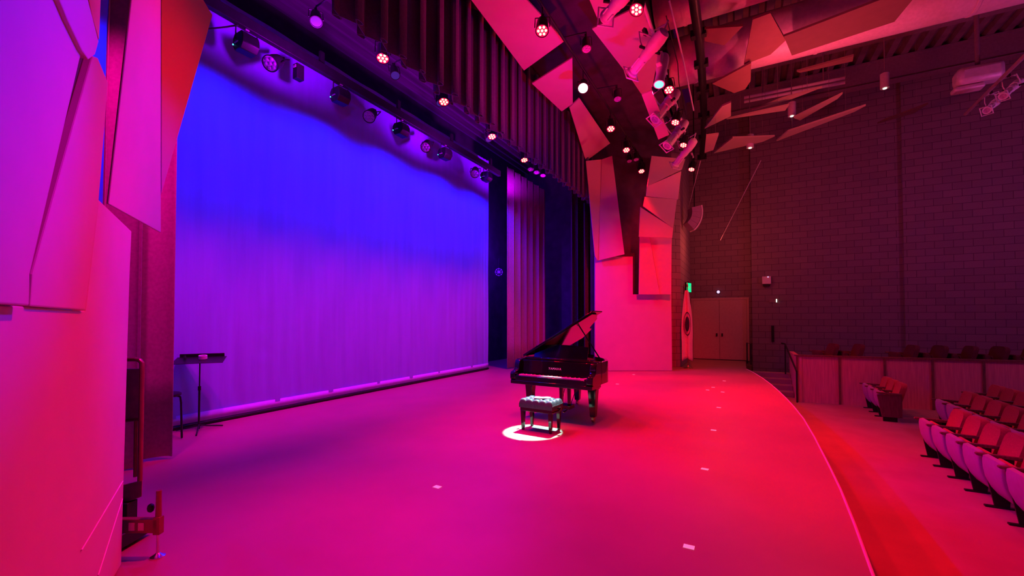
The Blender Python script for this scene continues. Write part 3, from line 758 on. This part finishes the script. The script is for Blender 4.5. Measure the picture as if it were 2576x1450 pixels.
def disc(r0, r1, sx=.30):
    n = 36; vs = []; fs = []
    for k in range(n):
        a = 2*PI*k/n
        for r in (r0, r1): vs.append(cxy + u_*(r*math.cos(a)*sx) + Vector((0, 0, r*math.sin(a))))
    for k in range(n): j = (k+1) % n; fs.append((2*k, 2*k+1, 2*j+1, 2*j))
    return vs, fs
mb.add(*disc(.36, .40)); mb.add(*disc(.0001, .25))
mb.build('emblem', m_flagdark, fo, solid=.004)
# exit sign
ep = at(1731, 724, X=16.9)
t = thing('exit_sign', 'small glowing green exit sign high beside the flag', 'sign', ep, (0, 0, YAW+math.radians(38)))
MB().box((0, 0, 0), (.06, .34, .38)).build('housing', m_bmetal, t, bevel=.01)
fc = MB().box((-.033, 0, 0), (.006, .30, .33)).build('face', m_exit, t)
text('lettering', 'EXIT', .12, m_white, fc, (-.038, 0, 0), (PI/2, 0, -PI/2))
MB().box((.0, 0, .18), (.05, .05, .08)).build('mount', m_bmetal, t)
# wall devices
p = at(1928, 706, X=19.19)
t = thing('wall_speaker', 'small square grey box on the dark brick wall', 'wall box', p)
MB().box((-.08, 0, 0), (.14, .30, .30)).build('case', m_fix, t, bevel=.02)
MB().box((-.155, -.05, .12), (.01, .04, .03)).build('indicator', m_violet, t)
MB().box((-.06, 0, -.19), (.10, .22, .08)).build('bracket', m_bmetal, t, bevel=.01)
t = thing('wall_light', 'tiny bright violet light on the brick wall above the door', 'wall light', at(1807, 735, X=19.49))
MB().lathe([(.06, 0), (.05, .05), (.02, .07)], 16, Matrix.Rotation(-PI/2, 4, 'Y')).build('lens', m_violet, t)
MB().box((.0, 0, 0), (.02, .16, .12)).build('plate', m_bmetal, t)
t = thing('wall_plate', 'small wall plate with one bright white strip on the brick wall', 'wall plate', at(1948, 757, X=19.19))
MB().box((-.01, .04, 0), (.02, .24, .14)).build('plate', m_beam, t, bevel=.004)
MB().box((-.025, -.07, 0), (.01, .03, .12)).build('strip', m_pinlight, t)
o = MB().box((0, 0, 0), (.04, .09, .62)).build('wall_slot', m_bmetal, bevel=.01); o.location = at(1944, 840, X=19.17)
tag(o, 'narrow dark upright fitting low on the brick wall', 'wall fitting')
# hung loudspeaker cluster
p = at(1747, 550, X=16.6)
t = thing('hanging_loudspeaker', 'small curved loudspeaker cluster hung beside the portal', 'loudspeaker', p)
cc = Vector((-rt.x*.70, -rt.y*.70, .22))
def arc(r0, r1, a0, a1, d0, d1, n=8):
    rings = []
    for k in range(n+1):
        a = math.radians(a0+(a1-a0)*k/n); q = rt*math.cos(a)+Vector((0, 0, math.sin(a)))
        rings.append([cc+q*r0+fd*d0, cc+q*r1+fd*d0, cc+q*r1+fd*d1, cc+q*r0+fd*d1])
    return rings
for k in range(4):
    a0 = 14-k*15.5
    MB().loft(arc(.54, .86, a0, a0-15, -.2, .2, 3)).build('cabinet', m_pan, t, smooth=20)
MB().loft(arc(.88, .93, 14, -47.5, -.19, .19, 12)).build('grille', m_white, t, smooth=20)
MB().cyl((0, 0, .3), (0, 0, CW-.2-p.z), .02).build('hanging_cable', m_bmetal, t)

# ------------------------------------------------------------------ stairs, rail, half wall
w0y = at(2006, 1012, Z=-.75).y
t = thing('staircase', 'dark steps leading down from the door landing beside the stage end', 'stairs')
for k in range(5):
    zt_ = -.15*(k+1)+.0
    MB().box((17.1-.38*k, (w0y-.06)/2, (zt_-.75)/2), (.40, -w0y-.08, zt_+.75+.0001)).build('step', m_carpet, t, bevel=.01) if k < 4 else None
w0 = at(2006, 1012, Z=-.75); w1 = at(2173, 1022, Z=-.75); dw = (w1-w0).normalized(); nw = Vector((dw.y, -dw.x, 0))
if nw.dot(-w0) < 0: nw = -nw
ztop = at(2006, 897, D=(w0-Vector((0, 0, H))).dot(fd)).z
Lw = 9.5
hw = MB(); hw.prism([w0, w0+dw*Lw, w0+dw*Lw-nw*.15, w0-nw*.15], (0, 0, ztop+.75))
struct(hw.build('wall_parterre', m_wpanel, smooth=0))
cp = MB(); cp.prism([w0+nw*.03-dw*.03+Vector((0, 0, ztop+.75)), w0+dw*Lw+nw*.03+Vector((0, 0, ztop+.75)), w0+dw*Lw-nw*.15+Vector((0, 0, ztop+.75)), w0-nw*.15-dw*.03+Vector((0, 0, ztop+.75))], (0, 0, .04))
struct(cp.build('trim_5', m_wood, smooth=0))
for k, sx in enumerate((0.0, 1.02, 2.04, 3.06, 4.08, 5.1, 6.12)):
    q = w0+dw*sx+nw*.008
    struct(MB().prism([q-dw*.025, q+dw*.025, q+dw*.025+Vector((0, 0, ztop+.74)), q-dw*.025+Vector((0, 0, ztop+.74))], nw*.02).build('trim_%d' % (k+6), m_wood, smooth=0))
# return of the half wall along the stairs
r1 = w0+Vector((2.4, 0, 0))
struct(MB().prism([w0, r1, r1-Vector((0, .12, 0)), w0-Vector((0, .12, 0))], (0, 0, ztop+.74)).build('wall_stair', m_wpanel, smooth=0))
# terrace floor behind the half wall
tr_ = [w0-nw*.16+dw*.14, w0+dw*Lw-nw*.16, Vector((19.05, (w0+dw*Lw).y, 0)), Vector((19.05, w0.y-.13, 0)), Vector((w0.x+.3, w0.y-.13, 0))]
struct(MB().prism([p+Vector((0, 0, -.75)) for p in [Vector((v.x, v.y, 0)) for v in tr_]], (0, 0, ztop+.2)).build('floor_terrace', m_carpet, smooth=0))
t = thing('handrail', 'dark metal stair handrail sloping down to the half wall', 'handrail')
h0 = at(1966, 864, X=16.9); h1 = at(1975, 866, X=16.8); h2 = at(2004, 935, D=(w0-Vector((0, 0, H))).dot(fd)-.1)
h3 = Vector((h2.x, h2.y, -.74))
MB().tube([h0, h1, h2], .025).build('rail', m_bmetal, t)
MB().cyl((h1.x, h1.y, -.16), h1, .02).build('post', m_bmetal, t); MB().cyl(h3, h2, .02).build('post', m_bmetal, t)
t = thing('handrail', 'short dark rail post at the landing beside the door', 'handrail')
g0 = at(1879, 863, X=18.2); g1 = at(1884, 906, X=18.2)
MB().tube([(g0.x, g0.y, .01), g0, g0+Vector((-.35, -.12, -.02)), (g0.x-.35, g0.y-.12, .01)], .022).build('rail', m_bmetal, t)

# ------------------------------------------------------------------ house seats
def make_seat(label, group, end=False, m_seat=m_seat, m_pan=m_pan):
    t = thing('theatre_seat', label, 'theatre seat', group=group)
    # backrest: padded, rounded, tilted
    def ring(y, w, z0, z1, r):
        pts = []
        for cx, cz, a0 in ((w/2-r, z1-r, 0), (-w/2+r, z1-r, PI/2)):
            for k in range(7): a = a0+k/6*PI/2; pts.append(Vector((cx+r*math.cos(a), y, cz+r*math.sin(a))))
        rb = .04
        for cx, cz, a0 in ((-w/2+rb, z0+rb, PI), (w/2-rb, z0+rb, 1.5*PI)):
            for k in range(4): a = a0+k/3*PI/2; pts.append(Vector((cx+rb*math.cos(a), y, cz+rb*math.sin(a))))
        return pts
    R = Matrix.Rotation(math.radians(16), 3, 'X'); base = Vector((0, -.20, .38))
    rg = [ring(.045, .42, .03, .50, .10), ring(.055, .47, .01, .525, .12), ring(.0, .50, 0, .54, .13), ring(-.05, .50, 0, .54, .13), ring(-.06, .46, .02, .52, .11)]
    MB().loft([[base + R @ p for p in r] for r in rg]).build('backrest', m_seat, t, smooth=50)
    prf = [(.06, .66), (.10, .69), (.145, .675), (.155, .62), (.15, .52), (.13, .40), (.08, .28), (.02, .20), (-.03, .18), (-.05, .21), (-.02, .36), (.02, .54)]
    mb = MB()
    rings = []
    for x, k in ((-.235, .82), (-.225, .95), (-.20, 1), (.20, 1), (.225, .95), (.235, .82)):
        cy = sum(p[0] for p in prf)/len(prf); cz = sum(p[1] for p in prf)/len(prf)
        rings.append([Vector((x, cy+(y-cy)*k, cz+(z-cz)*k)) for y, z in prf])
    mb.loft(rings); sp = mb.build('seat_pan', m_pan, t, smooth=50)
    MB().prism([(x, y, z) for x, y, z in [(-.21, .03, .64), (.21, .03, .64), (.21, -.035, .36), (-.21, -.035, .36)]], (0, -.045, .02)).build('seat_cushion', m_seat, sp, bevel=.02)
    s = .28
    MB().prism([(s-.025, y, z) for y, z in [(-.26, .62), (.18, .64), (.20, .66), (.19, .68), (-.26, .665)]], (.05, 0, 0)).build('armrest', m_wood, t, bevel=.008)
    st = MB(); st.prism([(s-.012, y, z) for y, z in [(-.16, .62), (.13, .63), (.08, .30), (.03, .02), (-.11, .02), (-.13, .3)]], (.024, 0, 0)); st.box((s, -.03, .012), (.05, .30, .024))
    st.build('stanchion', m_bmetal, t, bevel=.004)
    if end:
        MB().prism([(-s-.02, y, z) for y, z in [(-.27, .10), (.10, .10), (.19, .62), (-.27, .62)]], (.035, 0, 0)).build('end_panel', m_wood, t, bevel=.008)
        MB().prism([(-s-.03, y, z) for y, z in [(-.26, .62), (.18, .64), (.20, .66), (.19, .68), (-.26, .665)]], (.06, 0, 0)).build('armrest', m_wood, t, bevel=.008)
        MB().box((-s, -.05, .05), (.04, .26, .10)).build('foot', m_bmetal, t, bevel=.004)
    return t
seat = make_seat('x', 'theatre seats'); endseat = make_seat('x', 'theatre seats', True)
shadeseat = make_seat('x', 'seats above the half wall', False, m_seatshade, m_seatshade)
su = [0, 0, 0]
def put_seat(p, rz, label, group, end=False):
    k = int(end); pr = (seat, endseat, shadeseat)[k]
    if not su[k]: su[k] = 1; pr.location = p; pr.rotation_euler = (0, 0, rz); pr['label'] = label; pr['group'] = group; return pr
    return dup(pr, p, (0, 0, rz), label, group)
FZ = -.75
NUM = ['first', 'second', 'third', 'fourth', 'fifth', 'sixth', 'seventh', 'eighth', 'ninth', 'tenth', 'eleventh', 'twelfth', 'thirteenth', 'fourteenth']
r1x = [9.80, 9.23, 8.66, 8.09, 7.52, 6.95, 6.38]
for i, x in enumerate(r1x):
    put_seat((x, -2.80, FZ), 0, ('red theatre seat at the far end of the front row, beside the aisle' if i == 0 else '%s red theatre seat from the aisle end of the front row' % NUM[i]), 'front row seats')
for i, x in enumerate((13.42, 13.99, 14.56)):
    put_seat((x, -2.92, FZ), 0, ['nearest of three seats by the half wall, with wooden end panel', 'middle of the three seats by the half wall', 'farthest of the three seats by the half wall'][i], 'three seats by the half wall', i == 0)
for i in range(7):
    put_seat((12.35-.57*i, -3.75, FZ), 0, '%s dim seat from the far end of the second row' % NUM[i], 'second row seats')
for i in range(8):
    put_seat((13.9-.57*i, -4.72, FZ), 0, '%s dark seat from the far end of the third row' % NUM[i], 'third row seats')
for i in range(12):
    q = w0 - nw*.80 + dw*(.80+.62*i)
    if i in (2, 8): continue
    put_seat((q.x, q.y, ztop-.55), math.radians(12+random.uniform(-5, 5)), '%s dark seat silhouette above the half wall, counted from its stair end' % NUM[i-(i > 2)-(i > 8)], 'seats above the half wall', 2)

# ------------------------------------------------------------------ house ceiling: ducts, beams, cloud panels
def duct(px1, px2, Z, r, label):
    a = at(*px1, Z=Z); b = at(*px2, Z=Z); x = (a.x+b.x)/2
    t = thing('air_duct', label, 'air duct', (x, 0, Z+r))
    MB().cyl((0, 1.8, 0), (0, -13, 0), r, n=36).build('pipe', m_duct, t)
    for y in (1.2, -1.6, -4.4, -7.2, -10): MB().cyl((0, y, 0), (0, y-.06, 0), r+.015, n=36).build('joint_band', m_duct, t)
    return t
duct((1735, 205), (2200, 92), 8.3, .62, 'large round pink-lit air duct under the house ceiling, above the brick wall')
duct((1720, 66), (1850, 0), 8.6, .6, 'nearer round air duct cut off by the frame top')
def beam(px1, px2, X, h, label, m=m_beam):
    a = at(*px1, X=X); b = at(*px2, X=X); z = (a.z+b.z)/2
    t = MB(); t.box((X, -5.5, z+h/2), (.08, 15, h)); t.box((X, -5.5, z), (.28, 15, .05)); t.box((X, -5.5, z+h), (.28, 15, .05))
    return tag(t.build('ceiling_beam', m, smooth=0), label, 'ceiling beam')
beam((1775, 290), (2280, 210), 18.6, .75, 'dark steel ceiling beam running along the top of the brick wall')
beam((1775, 190), (2280, 100), 16.6, .5, 'dark steel ceiling beam behind the large air duct')
a = at(1872, 246, X=16.4); b = at(2126, 196, X=16.4)
t = thing('strip_light', 'long pale unlit strip light hanging under the house ceiling', 'strip light')
MB().cyl(a, b, .05, n=10).build('tube', m_fix, t); MB().cyl(a+Vector((0, 0, -.14)), b+Vector((0, 0, -.14)), .05, n=10).build('tube', m_fix, t)
for f in (.2, .8): q = a.lerp(b, f); MB().cyl(q, (q.x, q.y, CW-.15), .02, n=8).build('hanger', m_beam, t)
def C(lst): return [(1720+x/3.625, y/3.625) for x, y in lst]
clouds = [(C([(190, 265), (540, 240), (370, 415), (190, 375)]), 8.0, 'orange-red hanging panel just right of the black curved pipe'),
    (C([(630, 180), (790, 120), (930, 370), (790, 500), (550, 590)]), 7.9, 'largest bright red five-sided hanging panel under the duct'),
    ([(1972, 92), (2010, 78), (2240, -10), (2320, -30), (2250, 55), (1992, 140)], 7.9, 'long dull red hanging panel crossing the air duct'),
    (C([(260, 765), (615, 575), (610, 740), (560, 815), (460, 850)]), 7.8, 'bright red pointed hanging panel below the duct'),
    (C([(190, 1175), (350, 970), (432, 935), (430, 1060)]), 7.6, 'small brown wedge-shaped hanging panel beside the black pipe'),
    (C([(270, 1400), (445, 1260), (830, 1245), (720, 1295)]), 7.4, 'lowest brown four-sided hanging panel before the brick wall'),
    (C([(390, 1090), (600, 1040), (960, 960), (925, 1010)]), 7.8, 'flat brown hanging panel left of the pin light'),
    (C([(1000, 1075), (1450, 855), (1400, 905), (1060, 1100)]), 7.8, 'narrow brown hanging panel right of the pin light'),
    (C([(845, 1290), (950, 1200), (1660, 965), (1560, 1020)]), 7.5, 'long thin brown hanging panel tapering over the brick wall'),
    (C([(620, 1010), (900, 900), (1260, 800), (1000, 900)]), 8.1, 'thin sliver of hanging panel below the strip light'),
    (C([(1030, 655), (1550, 510), (1540, 560), (1060, 665)]), 8.2, 'faint narrow hanging panel above the strip light'),
    ([(2207, 312), (2225, 303), (2335, 262), (2300, 285)], 8.0, 'faint dark hanging panel near the right of the brick wall'),
    (C([(190, 1395), (205, 1240), (320, 1225), (270, 1370)]), 7.0, 'dark orange hanging panel behind the end of the black pipe')]
for ci, (pix, Z, lab) in enumerate(clouds):
    pts = [at(x, y, Z=Z) for x, y in pix]
    cx = sum((p for p in pts), Vector())/len(pts)
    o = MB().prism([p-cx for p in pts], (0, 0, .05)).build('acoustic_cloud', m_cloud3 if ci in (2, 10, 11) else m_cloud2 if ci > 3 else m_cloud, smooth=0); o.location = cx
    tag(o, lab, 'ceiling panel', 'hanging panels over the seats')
for o in [o for o in bpy.data.objects if o.name.startswith('acoustic_cloud') and o.location.x > 13.8]:
    vs = [v.co for v in o.data.vertices]; c_ = sum(vs, Vector())/len(vs)
    for q in (vs[0].lerp(c_, .4), vs[2].lerp(c_, .4)):
        MB().cyl((q.x, q.y, .04), (q.x, q.y, CW-.20-o.location.z), .004, n=5).build('suspension_wire', m_beam, o)
# edge-on panels seen as thin lines
for p, q, D, lab in [((1914, 404), (1812, 605), 15.5, 'thin pale wire slanting across the brick wall'), ((1762, 405), (1733, 520), 15.0, 'thin pale bar slanting behind the hung loudspeaker')]:
    tag(MB().cyl(at(*p, D=D), at(*q, D=D), .016, .003, n=8).build('hanging_wire', m_fix), lab, 'wire')
# pin lights and far fixtures
for px, lab in [((1992, 292), 'small can light with a white pin glow above the brown panels'), ((1887, 372), 'small can light with a white pin glow by the lowest brown panel'), ((2226, 222), 'small can light with a white pin glow at the wall top')]:
    p = at(*px, X=16.0)
    t = thing('can_light', lab, 'ceiling light', p, group='can lights')
    MB().lathe([(.11, 0), (.11, .42), (.03, .46)], 20).build('can', m_duct, t)
    MB().lathe([(.05, -.012), (.04, -.02), (.01, -.03)], 12).build('lamp', m_pinlight, t)
    MB().cyl((0, 0, .45), (0, 0, CW-.15-p.z), .012).build('stem', m_beam, t)
pb = make_profile('x'); pb['group'] = 'dim spotlights at upper right'
for i, (px, tg) in enumerate([((2500, 262), (2478, 282)), ((2548, 220), (2520, 245))]):
    p = at(*px, Z=7.0); q = at(*tg, Z=6.7)
    lab = ['lower dim spotlight on the sloping pipe at upper right', 'upper dim spotlight on the sloping pipe at upper right'][i]
    if i == 0: pb.location = p; pb['label'] = lab; pb.rotation_euler = aim(p, q)
    else: dup(pb, p, aim(p, q), lab)
tag(MB().tube([at(2428, 288, Z=7.2), at(2576, 142, Z=7.2), at(2640, 80, Z=7.2)], .04).build('lighting_pipe', m_beam), 'sloping dim lighting pipe at the upper right frame edge', 'lighting pipe')
p = at(2460, 190, X=15.5)
t = thing('ceiling_projector', 'dim rounded box hanging under the ceiling at upper right', 'projector', p)
MB().box((0, 0, 0), (.5, .9, .45)).build('case', m_duct, t, bevel=.12)
MB().cyl((0, 0, .2), (0, 0, CW-.15-p.z), .05).build('stem', m_beam, t)
MB().box((0, .2, -.30), (.3, .6, .12)).build('tray', m_duct, t, bevel=.04)
# spoked fixture on the dark wing wall
p = at(1255, 685, X=13.5)
t = thing('wall_fan', 'small spoked round fixture glowing blue in the dark gap', 'wall fixture', p, (0, 0, YAW))
mb = MB()
for k in range(8): a = k*PI/4; mb.cyl((0, 0, 0), (0, .15*math.cos(a), .15*math.sin(a)), .008, n=6)
mb.build('spokes', m_fix, t)
MB().tube([(0, .13*math.cos(2*PI*k/24), .13*math.sin(2*PI*k/24)) for k in range(24)], .008, 6, closed=True).build('rim', m_fix, t)
MB().lathe([(.05, -.03), (.05, .03)], 16, Matrix.Rotation(PI/2, 4, 'Y')).build('hub', m_fix, t)
MB().cyl((0.02, 0, 0), (.02, 0, .5), .012).build('stem', m_bmetal, t)

# ------------------------------------------------------------------ light
for o in list(bpy.data.objects):
    if o.parent is None and o.name.startswith(('led_par', 'spot_lamp', 'par_lamp')):
        zt_ = L1[1]+.36 if o.location.y > 4 else L2[1]+.36 if o.location.y > 2 else L3[1]+.4
        p = o.location
        yp = L1[0] if p.y > 4 else L2[0] if p.y > 2 else L3[0]
        h = MB().tube([p, (p.x, p.y, zt_-.04), (p.x, yp, zt_)], .012, 6).build('hanger', m_bmetal, o)
        h.matrix_parent_inverse = Matrix.LocRotScale(o.location, o.rotation_euler, o.scale).inverted()
W_ = bpy.data.worlds.new('world'); S.world = W_; W_.use_nodes = True
W_.node_tree.nodes['Background'].inputs[0].default_value = (.7, .0, .5, 1); W_.node_tree.nodes['Background'].inputs[1].default_value = .03
# blue wash over the near half of the stage, from lamps above the frame
spot((3.4, 3.0, 6.6), (3.3, 2.3, 0), 330, (.01, .0, 1), 46, .6)
# left portal wall: violet above, red below
spot((4.2, 1.0, 5.2), (.35, 2.0, 2.7), 1500, (.05, .0, 1), 30, 1)
spot((4.2, 1.4, 6.2), (1.9, 3.7, 3.0), 1300, (.14, .0, 1), 34, 1)
spot((3.6, 1.2, 6.4), (1.0, 3.1, -.5), 1800, RED, 46, 1)
spot((6.0, 1.2, 6.4), (2.2, 3.7, 4.0), 1400, RED, 30, 1)
spot((5.0, -2.2, 7.2), (4.6, -2.4, -.75), 1300, RED, 60, 1)  # added unseen red spot, clears the shadow band below the stage lip
spot((5.2, 1.4, 6.4), (4.0, 1.2, 0), 1500, RED, 74, 1)
# magenta wash low on the backdrop and side curtain
for x in (1.6, 2.8, 4.0, 5.2, 6.4, 7.6, 8.8, 10.0, 11.2): spot((x, 4.9, 6.1), (x+.3, 7.4, -.1), 820, (1.0, .0, .40), 46, 1)
spot((9.0, 1.6, 6.3), (13.4, 6.9, 2.4), 1000, (.8, .03, .5), 40, 1)
spot((9.5, 6.4, 6.4), (15.6, 5.6, 2.5), 1300, (.16, .0, 1), 60, 1)  # added unseen violet fill that lifts the black side drapes
spot((8.0, 1.2, 4.6), (8.4, 4.5, 6.5), 150, (.15, .0, 1), 110, 1)  # added unseen violet fill for the valance
spot((12.6, 1.0, 6.5), (15.2, -1.9, -.2), 700, RED, 44, 1)
# red wash on the right portal
spot((8.6, .4, 6.0), (13.9, 3.1, 1.6), 2250, RED, 56, 1)
# unseen fill added for red lamp spill, hall, fly and wing
def lamp(loc, power, col, size=.3):
    l = bpy.data.lights.new('lamp', 'POINT'); l.energy = power; l.color = col; l.shadow_soft_size = size
    o = bpy.data.objects.new('lamp', l); COL.objects.link(o); o.location = loc
spot((7.4, 2.4, 4.6), (7.4, 2.4, 9), 260, (1, .005, .05), 150, .5)
spot((11.5, 2.4, 4.6), (11.5, 2.4, 9), 80, (1, .01, .05), 150, .5)
lamp((12.6, -1.2, 6.0), 200, (1, .08, .10))
lamp((16.8, .8, 4.4), 55, (1, .12, .10))
lamp((13.5, -8.0, 5.0), 260, (.6, .07, .42))
spot((10.0, -.6, 4.4), (12.0, -2.0, 9.5), 600, (1, .06, .14), 70, 1)  # added up-spot that brightens the ducts
for x in (4.5, 8.5, 12): spot((x, 5.9, 5.5), (x, 6.1, 9), 330, (.55, .0, 1), 160, .6)
lamp((13.0, 8.2, 4.4), 260, (.12, .0, 1))  # added blue fill, hidden behind the backdrop edge
# violet light on the front row
spot((4.5, 3.0, 6.0), (8.3, -2.7, -.3), 520, (.2, .0, 1), 22, 1)
S.view_settings.view_transform = 'Standard'; S.view_settings.look = 'None'; S.view_settings.exposure = 0
